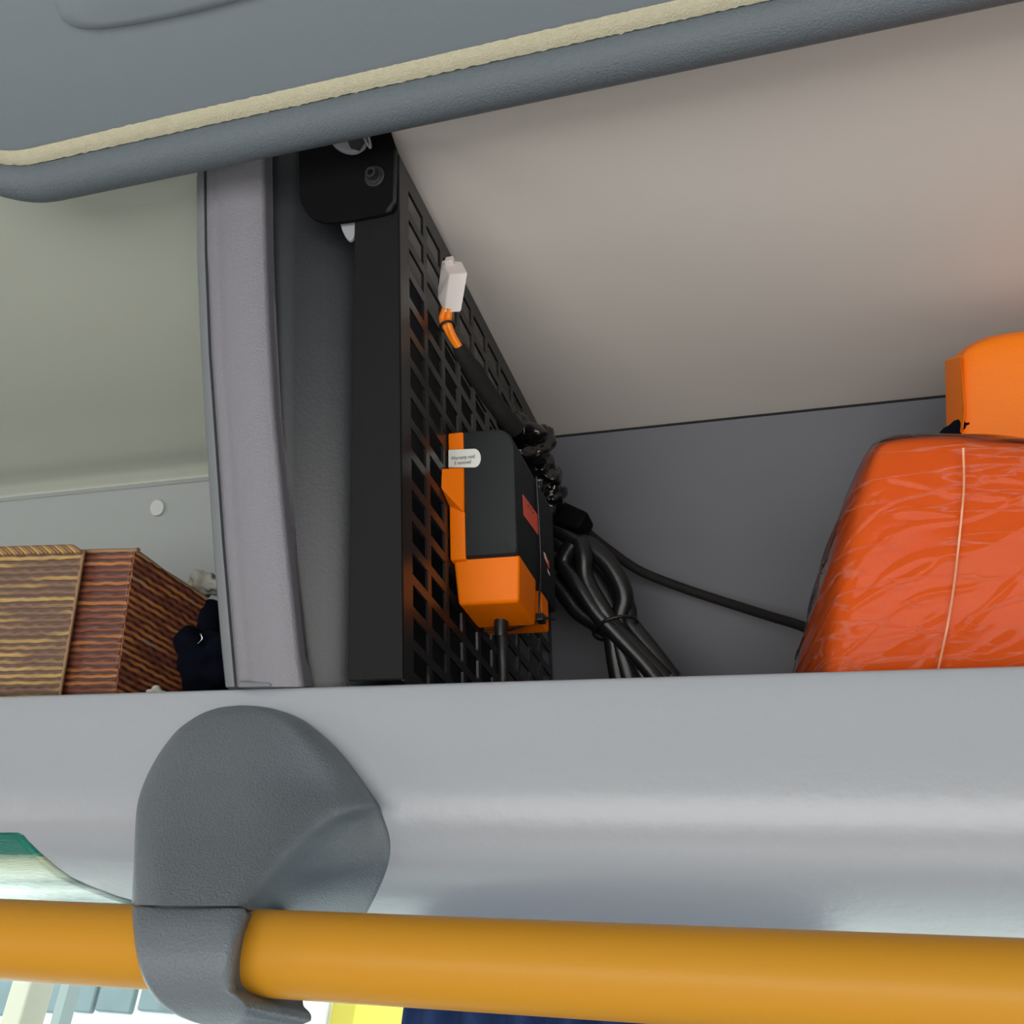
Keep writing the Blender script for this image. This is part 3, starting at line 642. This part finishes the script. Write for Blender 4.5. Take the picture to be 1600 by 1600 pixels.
# ------------------------------------------------------------------ connector on its lead
con = thing('wire_connector', onX(705, 490, -.045), 'white plastic plug connector on orange wires standing in front of the black panel', 'connector')
xc = -.0475
def cn(px, py, yy): return lean(px, py, yy)
A = [cn(694, 489, .050), cn(720, 488, .050), cn(731, 426, .050), cn(702, 428, .050)]
bk = V((0, 0, .004))
hexa('housing', [A[0], A[1], cn(722, 470, .060), cn(682, 464, .060), A[3], A[2], cn(722, 408, .060), cn(690, 406, .060)], m_conn, con, bevel=.0009)
tp = cn(702, 410, .056)
hexa('locking_tab', [tp + V(d) for d in ((-.003, -.002, -.001), (.003, -.002, -.001), (.003, .0035, -.001), (-.003, .0035, -.001), (-.0024, -.001, .0042), (.0024, -.001, .0042), (.0024, .003, .0042), (-.0024, .003, .0042))], m_conn, con, bevel=.0006)
lead = thing('connector_lead', onX(760, 640, -.045), 'orange wire pair sheathed in black tape, running from the white connector to the crumpled bundle', 'cable')
c1, c2 = A[0].lerp(A[1], .02) + bk * .4, A[0].lerp(A[1], .32) + bk * .3
kn = lean(699, 510, .053)
tube('orange_wire', [c1 + V((0, 0, .002)), lean(691, 498, .053), kn + V((-.001, 0, 0)), lean(706, 528, .056), lean(721, 549, .060)], .0021, m_wire, lead)
tube('orange_wire', [c2 + V((0, 0, .002)), lean(701, 498, .053), kn + V((.0014, -.001, 0)), lean(709, 527, .055), lean(722, 548, .060)], .0021, m_wire, lead)
tube('tie_band', [kn + V((.0042 * math.cos(a), .0042 * math.sin(a), .0012 * math.cos(a))) for a in [2 * math.pi * k / 10 for k in range(11)]], .0008, m_cable, lead, seg=8)
tube('tape_sheath', [lean(716, 541, .058), lean(728, 562, .066), lean(745, 588, .078), lean(765, 618, .092), lean(788, 650, .106), lean(806, 672, .118)], lambda t: .0038 + .0022 * min(1, t * 3), m_sleeve, lead, wob=.1)

# ------------------------------------------------------------------ crumpled black wrap and cable bundle behind the box
def blob(name, cs, mt, par=None, amp=.3, fr=60, sub=4, label=None, cat=None, facet=False):
    bm = bmesh.new(); bmesh.ops.create_icosphere(bm, subdivisions=sub, radius=1)
    c, ex, ey, ez = cs
    for v in bm.verts:
        d = v.co.copy(); p = c + ex * d.x + ey * d.y + ez * d.z
        nz = 1 + amp * (abs(pnoise(p * fr)) * 2 - .6) + amp * .45 * pnoise(p * fr * 2.7)
        v.co = c + (ex * d.x + ey * d.y + ez * d.z) * nz
    o = fin(name, bm, mt, par, smooth=True, angle=24 if facet else 60)
    if label: tag(o, label, cat)
    return o
def bl(px, py, yy, rx, ry, rz, tilt_=0):
    c = lean(px, py, yy); r_ = Matrix.Rotation(tilt_, 3, 'Y')
    return (c, r_ @ V((rx, 0, 0)), r_ @ V((0, ry, 0)), r_ @ V((0, 0, rz)))
wrap = thing('taped_splice', lean(820, 700, .17), 'crumpled shiny black tape wrap around cables above and behind the charcoal cover', 'tape wrap')
for (px, py, yy, rx, ry, rz, ti) in ((812, 672, .135, .015, .014, .009, .5), (835, 700, .168, .0105, .016, .016, .5), (846, 738, .185, .013, .014, .013, .3), (857, 775, .20, .011, .014, .015, .2)):
    blob('tape_fold', bl(px, py, yy, rx, ry, rz, ti), m_tape, wrap, .5, 75, 4, facet=True)
bun = thing('cable_bundle', lean(950, 940, .2), 'thick looped bundle of black cables tied at its middle, hanging right of the box', 'cable bundle')
def q3(l, yy=.215): return [lean(a, b_, yy + (c if len(t) > 2 else 0)) for t in l for a, b_, c in [(t + (0,))[:3]]]
loops = [
 ([(845, 800), (868, 822), (905, 845), (950, 880), (975, 930), (968, 975), (990, 1020), (1010, 1066)], .0055),
 ([(860, 870), (880, 880), (915, 925), (945, 965), (962, 985), (975, 1030), (985, 1066)], .0060),
 ([(864, 905), (885, 930), (905, 955), (935, 975), (955, 990), (962, 1030), (968, 1066)], .0055),
 ([(905, 845, -.01), (912, 870, -.012), (915, 905, -.012), (940, 950, -.012), (960, 980, -.01), (1000, 1020, -.008), (1040, 1062, -.006)], .0050),
 ([(895, 850, -.01), (880, 880, -.01), (900, 910, -.014), (930, 955, -.014), (958, 985, -.012), (1005, 1035, -.01), (1030, 1066, -.01)], .0048),
 ([(900, 842, .004), (935, 862, .004), (962, 905, .004), (980, 950, .004), (985, 975, .002), (1020, 1020, .0), (1052, 1062, 0)], .0052),
 ([(850, 820, .01), (885, 860, .01), (925, 900, .01), (955, 950, .01), (968, 980, .01), (985, 1030, .01), (1000, 1066, .01)], .0065)]
for l, r_ in loops: tube('cable_loop', q3(l), r_ * 1.22, m_cable, bun, seg=12)
kc = lean(962, 982, .21)
tube('tie_band', [kc + (V((.95, 0, .3)) * math.cos(a) + V((.0, 1, 0)) * math.sin(a)) * .0155 for a in [2 * math.pi * k / 14 for k in range(15)]], .0012, m_cable, bun, seg=8)
ec = lean(893, 815, .215); e_ = Matrix.Rotation(.45, 3, 'Y')
hexa('end_clip', [ec + e_ @ V((a * .013, b_ * .010, c_ * .0095 * (1 if a < 0 else .8))) for a, b_, c_ in ((-1, -1, -1), (1, -1, -1), (1, 1, -1), (-1, 1, -1), (-1, -1, 1), (1, -1, 1), (1, 1, 1), (-1, 1, 1))], m_blackplate, bun, bevel=.003)
for s in wrap, bun: pass
wire = tube('loose_cable', [lean(915, 830, .235), lean(925, 838, .24), lean(950, 858, .25), lean(1000, 892, .262), lean(1070, 920, .272), lean(1140, 943, .268), (lean(1200, 962, .25)), lean(1262, 982, .225), lean(1300, 1010, .215), V((lean(1330, 1060, .2).x, .2, .008))], .0034, m_sleeve)
tag(wire, 'single thin black cable sagging across the grey wall towards the film-wrapped orange bag', 'cable')

# ------------------------------------------------------------------ orange bags on the right
def softbox(name, P, mt, par=None, N=20, puff=.008, amp=.0015, fr=25, rnd=.18, label=None, seed=0):
    # P: 8 corner points (front-bottom-left, fbr, bbr, bbl, ftl, ftr, btr, btl); grown into a cushion
    bm = bmesh.new(); bmesh.ops.create_cube(bm, size=2); bmesh.ops.subdivide_edges(bm, edges=bm.edges[:], cuts=N, use_grid_fill=True)
    Pv = [V(p) for p in P]; C = sum(Pv, V()) / 8
    for v in bm.verts:
        c = v.co.copy(); m_ = max(abs(c.x), abs(c.y), abs(c.z)); 
        e = 1 / rnd; l = (abs(c.x) ** e + abs(c.y) ** e + abs(c.z) ** e) ** (1 / e); c = c / l
        u, w_, t = (c.x + 1) / 2, (c.y + 1) / 2, (c.z + 1) / 2
        b0 = Pv[0].lerp(Pv[1], u).lerp(Pv[3].lerp(Pv[2], u), w_); t0 = Pv[4].lerp(Pv[5], u).lerp(Pv[7].lerp(Pv[6], u), w_); p = b0.lerp(t0, t)
        out = (p - C).normalized(); k = (1 - c.x ** 4) * (1 - c.z ** 4) * (abs(c.y) > .8) + (1 - c.y ** 4) * (1 - c.z ** 4) * (abs(c.x) > .8) + (1 - c.x ** 4) * (1 - c.y ** 4) * (abs(c.z) > .8)
        p = p + out * puff * k + out * amp * pnoise(V((p.x, p.y, p.z)) * fr + V((seed, 0, 0)))
        v.co = p
    o = fin(name, bm, mt, par, smooth=True, angle=180)
    if label: o['label'] = label
    return o
bag = thing('orange_bag', lean(1420, 1045, .1) , 'large orange vinyl bag wrapped in clear plastic film at the right end of the shelf', 'bag')
y0 = .045
def cor(px, py, yy): return lean(px, py, yy)
fbl, ftl = lean(1290, 1075, y0), lean(1372, 690, y0)
fbr, ftr = lean(1760, 1075, y0), lean(1760, 716, y0)
bbl, btl = lean(1195, 1075, .13), lean(1362, 694, .10)
bbr, btr = fbr + (bbl - fbl), ftr + (btl - ftl)
for p in (fbl, fbr, bbl, bbr): p.y = p.y + .4 * (p.z - .004) ; p.z = .004
P8 = [fbl, fbr, bbr, bbl, ftl, ftr, btr, btl]
softbox('vinyl_body', P8, m_bag, bag, N=26, puff=.005, rnd=.06, amp=.002)
C = sum(P8, V()) / 8
CR = [((1405, 1060), (1600, 880), 1), ((1440, 1062), (1560, 975), .7), ((1395, 745), (1480, 775), .6), ((1480, 775), (1640, 790), .6), ((1300, 985), (1480, 870), .5), ((1330, 945), (1420, 900), .6), ((1500, 745), (1640, 760), .7), ((1345, 870), (1400, 835), .5), ((1410, 800), (1500, 812), .6), ((1380, 1010), (1470, 950), .5), ((1345, 780), (1392, 778), .5), ((1290, 1015), (1360, 965), .5)]
CR = [(lean(*a, y0 - .006), lean(*b_, y0 - .006), k_) for a, b_, k_ in CR]
def creases(q):
    h = 0
    for a, b_, k_ in CR:
        d = b_ - a; t = (q - a).dot(d) / d.length_squared
        if -.1 < t < 1.1:
            dist = (q - a - d * t); dist.y = 0; wv = .0015 * pnoise(V((t * 5, k_ * 9, 0))); g_ = abs(dist.length - wv)
            if g_ < .006: h += k_ * math.exp(-(g_ / .0013) ** 2) * min(1, (t + .1) * 6, (1.1 - t) * 6)
    return h
def crease_shell(P, off):
    bm = bmesh.new(); bmesh.ops.create_cube(bm, size=2); bmesh.ops.subdivide_edges(bm, edges=bm.edges[:], cuts=150, use_grid_fill=True)
    bmesh.ops.delete(bm, geom=[f for f in bm.faces if f.calc_center_median().z < -.99 or f.calc_center_median().y > .99], context='FACES')
    e = 1 / .06
    for v in bm.verts:
        c = v.co.copy(); c /= (abs(c.x) ** e + abs(c.y) ** e + abs(c.z) ** e) ** (1 / e)
        u, w_, t = (c.x + 1) / 2, (c.y + 1) / 2, (c.z + 1) / 2
        p = P[0].lerp(P[1], u).lerp(P[3].lerp(P[2], u), w_).lerp(P[4].lerp(P[5], u).lerp(P[7].lerp(P[6], u), w_), t)
        k = (1 - c.x ** 4) * (1 - c.z ** 4) * (abs(c.y) > .8) + (1 - c.y ** 4) * (1 - c.z ** 4) * (abs(c.x) > .8) + (1 - c.x ** 4) * (1 - c.y ** 4) * (abs(c.z) > .8)
        out = (p - C).normalized(); q = p * 1
        a = (q.z - .42 * q.x) * 75 + 1.6 * pnoise(V((q.x * 14, 0, q.z * 14))); s = pnoise(V((a, q.x * 5, 3))); ridge_ = (1 - min(1, abs(s) * 7)) * max(0, pnoise(V((q.x * 18, q.z * 18, 8))) + .25)
        v.co = p + out * (.005 * k + off + .0018 * ridge_ + .0004 * pnoise(q * 50) + .0016 * creases(p + out * off))
    return fin('plastic_film', bm, m_film, bag, smooth=True, angle=180)
fo = crease_shell(P8, .0022); fo['label'] = 'clear creased plastic film'
# welded seam of the film
sm = [lean(a, b_, y0 - .0085) for a, b_ in ((1505, 700), (1506, 760), (1500, 830), (1490, 920), (1478, 990), (1465, 1050))]
tube('film_seam', sm, .0006, mat('film_weld', srgb(240, 170, 130), .35), bag, seg=6)
bag2 = thing('orange_roll_bag', lean(1560, 700, .2), 'bright orange tarpaulin bag rising behind the film-wrapped bag at the right edge', 'bag')
q0 = .135
Q = [lean(1527, 1070, q0 + .004), lean(1775, 1070, q0 + .004), lean(1775, 1070, q0 + .095), lean(1504, 1060, q0 + .06), lean(1499, 545, q0), lean(1760, 480, q0), lean(1760, 480, q0 + .09), lean(1474, 568, q0 + .035)]
Q = [V(p) for p in Q]
for p in Q[:4]: p.y += .4 * (p.z - .004); p.z = .004
softbox('tarpaulin_body', Q, m_bag2, bag2, N=16, puff=.003, rnd=.045, amp=.0045, fr=26, seed=4)
ff = [lean(1477, 560, q0 + .03), lean(1502, 552, q0 - .006), lean(1508, 640, q0 - .004), lean(1505, 668, q0 - .003), lean(1492, 684, q0 + .012), lean(1480, 690, q0 + .03)]
prism('folded_flap', ff, (.0, .012, .0), m_bag2, bag2, bevel=.002)
tag(blob('underside_fold', bl(1512, 690, .155, .016, .02, .010, .2), m_dark, bag2, .2, 30, 3), 'dark lining under the bag')

# ------------------------------------------------------------------ woven box on the left
def woven(name, p00, p10, p11, p01, mt, par, nstr, nx, thick=.002, amp=.0013, label=None, diag=0):
    # surface patch p00 (bottom left) p10 (bottom right) p11 (top right) p01 (top left); strands run along x
    bm = bmesh.new(); uvl = bm.loops.layers.uv.new('UVMap'); NYY = nstr * 4; nrm = (V(p10) - V(p00)).cross(V(p01) - V(p00)).normalized()
    g = {}
    for i in range(NYY + 1):
        for k in range(nx + 1):
            u, v = k / nx, i / NYY; p = V(p00).lerp(V(p10), u).lerp(V(p01).lerp(V(p11), u), v)
            row = int(v * nstr - 1e-6); ph = v * nstr - row
            wav = math.sin(u * nx * math.pi / 4 + (math.pi if row % 2 else 0))
            g[i, k] = bm.verts.new(p + nrm * (amp * math.sin(math.pi * ph) * (.75 + .35 * wav) + .0006 * pnoise(p * 60)) + V((0, 0, .0007 * pnoise(p * 140))))
    ex = len(bm.verts)
    for i in range(NYY):
        for k in range(nx):
            f = bm.faces.new((g[i, k], g[i, k + 1], g[i + 1, k + 1], g[i + 1, k])); f.smooth = True
            for l, (a, b_) in zip(f.loops, ((k, i), (k + 1, i), (k + 1, i + 1), (k, i + 1))): l[uvl].uv = (a / nx * 10, b_ / 4 + .25)
    # back sheet
    b4 = [bm.verts.new(V(p) - nrm * thick) for p in (p00, p10, p11, p01)]
    bm.faces.new(b4[::-1])
    bot = [g[0, k] for k in range(nx + 1)]; top = [g[NYY, k] for k in range(nx + 1)]; lf = [g[i, 0] for i in range(NYY + 1)]; rt = [g[i, nx] for i in range(NYY + 1)]
    bm.faces.new([b4[0], b4[1]] + bot[::-1]); bm.faces.new([b4[2], b4[3]] + top); bm.faces.new([b4[3], b4[0]] + lf); bm.faces.new([b4[1], b4[2]] + rt[::-1])
    me = bpy.data.meshes.new(name); bm.to_mesh(me); bm.free(); o = link(name, me, mt, par)
    if label: o['label'] = label
    return o
wk = thing('woven_box', (-.28, .08, .0), 'brown woven box with striped strands and overlapping flap at left end of the shelf', 'box')
wy = .03
b0 = lean(-150, 1092, wy); b1 = lean(179, 1088, wy); t1 = lean(209, 860, wy); t0 = lean(-150, 866, wy)
woven('front_panel', b0, b1, t1, t0, m_wick2, wk, 22, 90)
s1 = t1 + V((.0, .105, -.002)); s0 = b1 + V((.0, .105, 0))
p_t = hit(322, 935, (1, 0, 0), t1.x + .012); dy = p_t - t1
sT = t1 + V((.012, p_t.y - t1.y, p_t.z - t1.z)); sB = b1 + V((.012, (p_t.y - t1.y) * 1.0, 0))
woven('side_panel', b1, sB, sT, t1, m_wick2, wk, 22, 60, label='shaded right side of the woven box')
hexa('lining', [b0 + V((.004, .004, .002)), b1 + V((-.004, .004, .002)), sB + V((-.005, 0, .002)), V((b0.x, sB.y, b0.z + .002)), t0 + V((.004, .004, -.002)), t1 + V((-.004, .004, -.002)), sT + V((-.005, 0, -.002)), V((t0.x, sT.y, sT.z - .002))], m_hem, wk)
wf = wy - .006
f0 = lean(-150, 1092, wf); f1 = lean(93, 1088, wf); g1 = lean(131, 860, wf); g0 = lean(-150, 868, wf)
fp = woven('front_flap', f0, f1, g1, g0, m_wick, wk, 21, 90, label='olive-brown woven flap with a stitched hem')
tube('hem', [f1, f1.lerp(g1, .35), f1.lerp(g1, .7), g1], .0011, m_hem, fp, seg=8, wob=.3)
# twisted top border of slanting strands
for i in range(26):
    u = i / 25; p = g0.lerp(g1, .46 + .54 * u)
    tube('border_strand', [p + V((-.0135, -.001, .0035)), p + V((-.006, -.003, .0016)), p + V((.001, -.0028, -.003))], .0011, m_hem if i % 3 else mat('straw_strand', srgb(196, 156, 92), .5) if i == 0 else bpy.data.materials['straw_strand'], fp, n=3, seg=6)
tube('top_edge', [t0 + V((0, .001, .0)), t0.lerp(t1, .5) + V((0, .001, 0)), t1.lerp(t0, .02), t1.lerp(sT, .03), t1.lerp(sT, .5) + V((-.001, 0, .0)), sT], .0014, m_hem, wk, seg=8, wob=.3)
# dark bag and pale tissue tucked beside the post
db = thing('dark_bag', lean(312, 1070, .10), 'small navy-black cloth bag squeezed between the woven box and the post', 'bag')
d0 = .10
blob('cloth_body', (lean(322, 1035, d0), V((.024, 0, 0)), V((0, .028, 0)), V((0, -.006, .022))), m_dark, db, .3, 45, 4)
blob('cloth_top', (lean(331, 985, d0 + .004), V((.0095, 0, 0)), V((0, .016, 0)), V((0, -.004, .021))), m_dark, db, .12, 40, 4)
tube('metal_clip', [lean(308, 996, d0 - .022), lean(313, 991, d0 - .024), lean(316, 998, d0 - .024), lean(309, 1006, d0 - .024)], .0007, m_clip, db, seg=8)
tag(blob('crumpled_tissue', bl(320, 912, .120, .016, .010, .009, .35), m_tissue, None, .55, 70, 4, facet=True), 'pale crumpled paper lying between the woven box, dark bag and post', 'tissue')
tag(blob('paper_scrap', bl(244, 1083, .022, .006, .005, .0035, 0), m_tissue, None, .5, 120, 3), 'tiny pale paper scrap on the shelf edge in front of the woven box', 'scrap')

# screw cap on the left wall
ring_(lean(248, 794, WC), (0, -1, -.4), .0075, 0, -.001, .003, 'screw_cap', m_cap, None)
sc = [o for o in COL.objects if o.name.startswith('screw_cap')][0]; tag(sc, 'round pale grey screw cap on the back wall above the woven box', 'screw cap')

# ------------------------------------------------------------------ street outside the window
def concrete(name, c, r=.7): return mat(name, c, r, .1, 40, .3, var=.06, vscale=2)
gd = hexa('ground', sbox(-30, 30, .6, 40, -2.9, -2.8), concrete('pale_asphalt', srgb(200, 200, 196))); tag(gd, kind='structure')
yb = 3.2
def o3(px, py): return onY(px, py, yb)
def outbox(px0, px1, py0, py1, y0_, y1_, mt, name, par=None, low=None, **k):
    a, b_ = onY(px0, (py0 + py1) / 2, y0_), onY(px1, (py0 + py1) / 2, y0_); zt_ = onY((px0 + px1) / 2, py0, y0_).z; zb = onY((px0 + px1) / 2, py1, y0_).z if low is None else low
    return hexa(name, sbox(a.x, b_.x, y0_, y1_, zb, zt_), mt, par, **k)
coach = thing('white_coach', (-2.6, yb + .6, -2.8), 'white coach with grey windows parked outside behind the rail, lower left', 'coach')
m_cw = mat('coach_white_paint', srgb(245, 247, 247), .3, coat=.4); m_cg = mat('coach_grey_glass', srgb(92, 108, 112), .1, var=.4, vscale=6, spec=.8)
outbox(-500, 452, 1300, 1600, yb, yb + 2.2, m_cw, 'body', coach, low=-2.4, bevel=.05)
for a, b_ in ((-120, 26), (60, 104), (121, 152), (156, 213), (221, 300), (310, 400)):
    outbox(a, b_, 1500, 1583, yb - .02, yb + .05, m_cg, 'coach_window', coach, bevel=.01)
for x_ in (-4.6, -1.9):
    ring_(V((x_, yb - .02, -2.32)), (0, -1, 0), .46, 0, -.2, .03, 'wheel', m_seam, coach)
pb_ = outbox(28, 59, 1400, 1600, yb - .5, yb - .38, concrete('beige_post_paint', srgb(168, 162, 146)), 'signpost', low=-2.8, bevel=.01); tag(pb_, 'pale beige post outside in front of the coach, at the lower left', 'post')
pb_ = outbox(106, 119, 1400, 1600, yb - .5, yb - .44, concrete('grey_post_paint', srgb(128, 136, 134)), 'lamp_post', low=-2.8); tag(pb_, 'thin grey-green post outside, right of the beige post', 'post')
bd_ = outbox(462, 516, 1500, 1610, 6.0, 6.4, concrete('pink_render', srgb(196, 150, 140)), 'kiosk', low=-2.8); tag(bd_, 'pale pink kiosk outside, just right of the bracket hook', 'kiosk')
sg = thing('yellow_sign', onY(600, 1600, 3.6) + V((0, 0, -2.4)), 'bright yellow sign board outside under the rail', 'sign')
outbox(516, 690, 1560, 1625, 3.6, 3.66, mat('yellow_sign_paint', srgb(196, 176, 60), .5, var=.06, vscale=9), 'board', sg)
outbox(596, 606, 1610, 1700, 3.61, 3.65, m_postl, 'post', sg, low=-2.8)
bd_ = outbox(400, 1400, 1380, 1700, 7, 9, concrete('white_render', srgb(244, 244, 240)), 'building', low=-2.8); tag(bd_, 'white building facade across the street behind the sign', 'building')
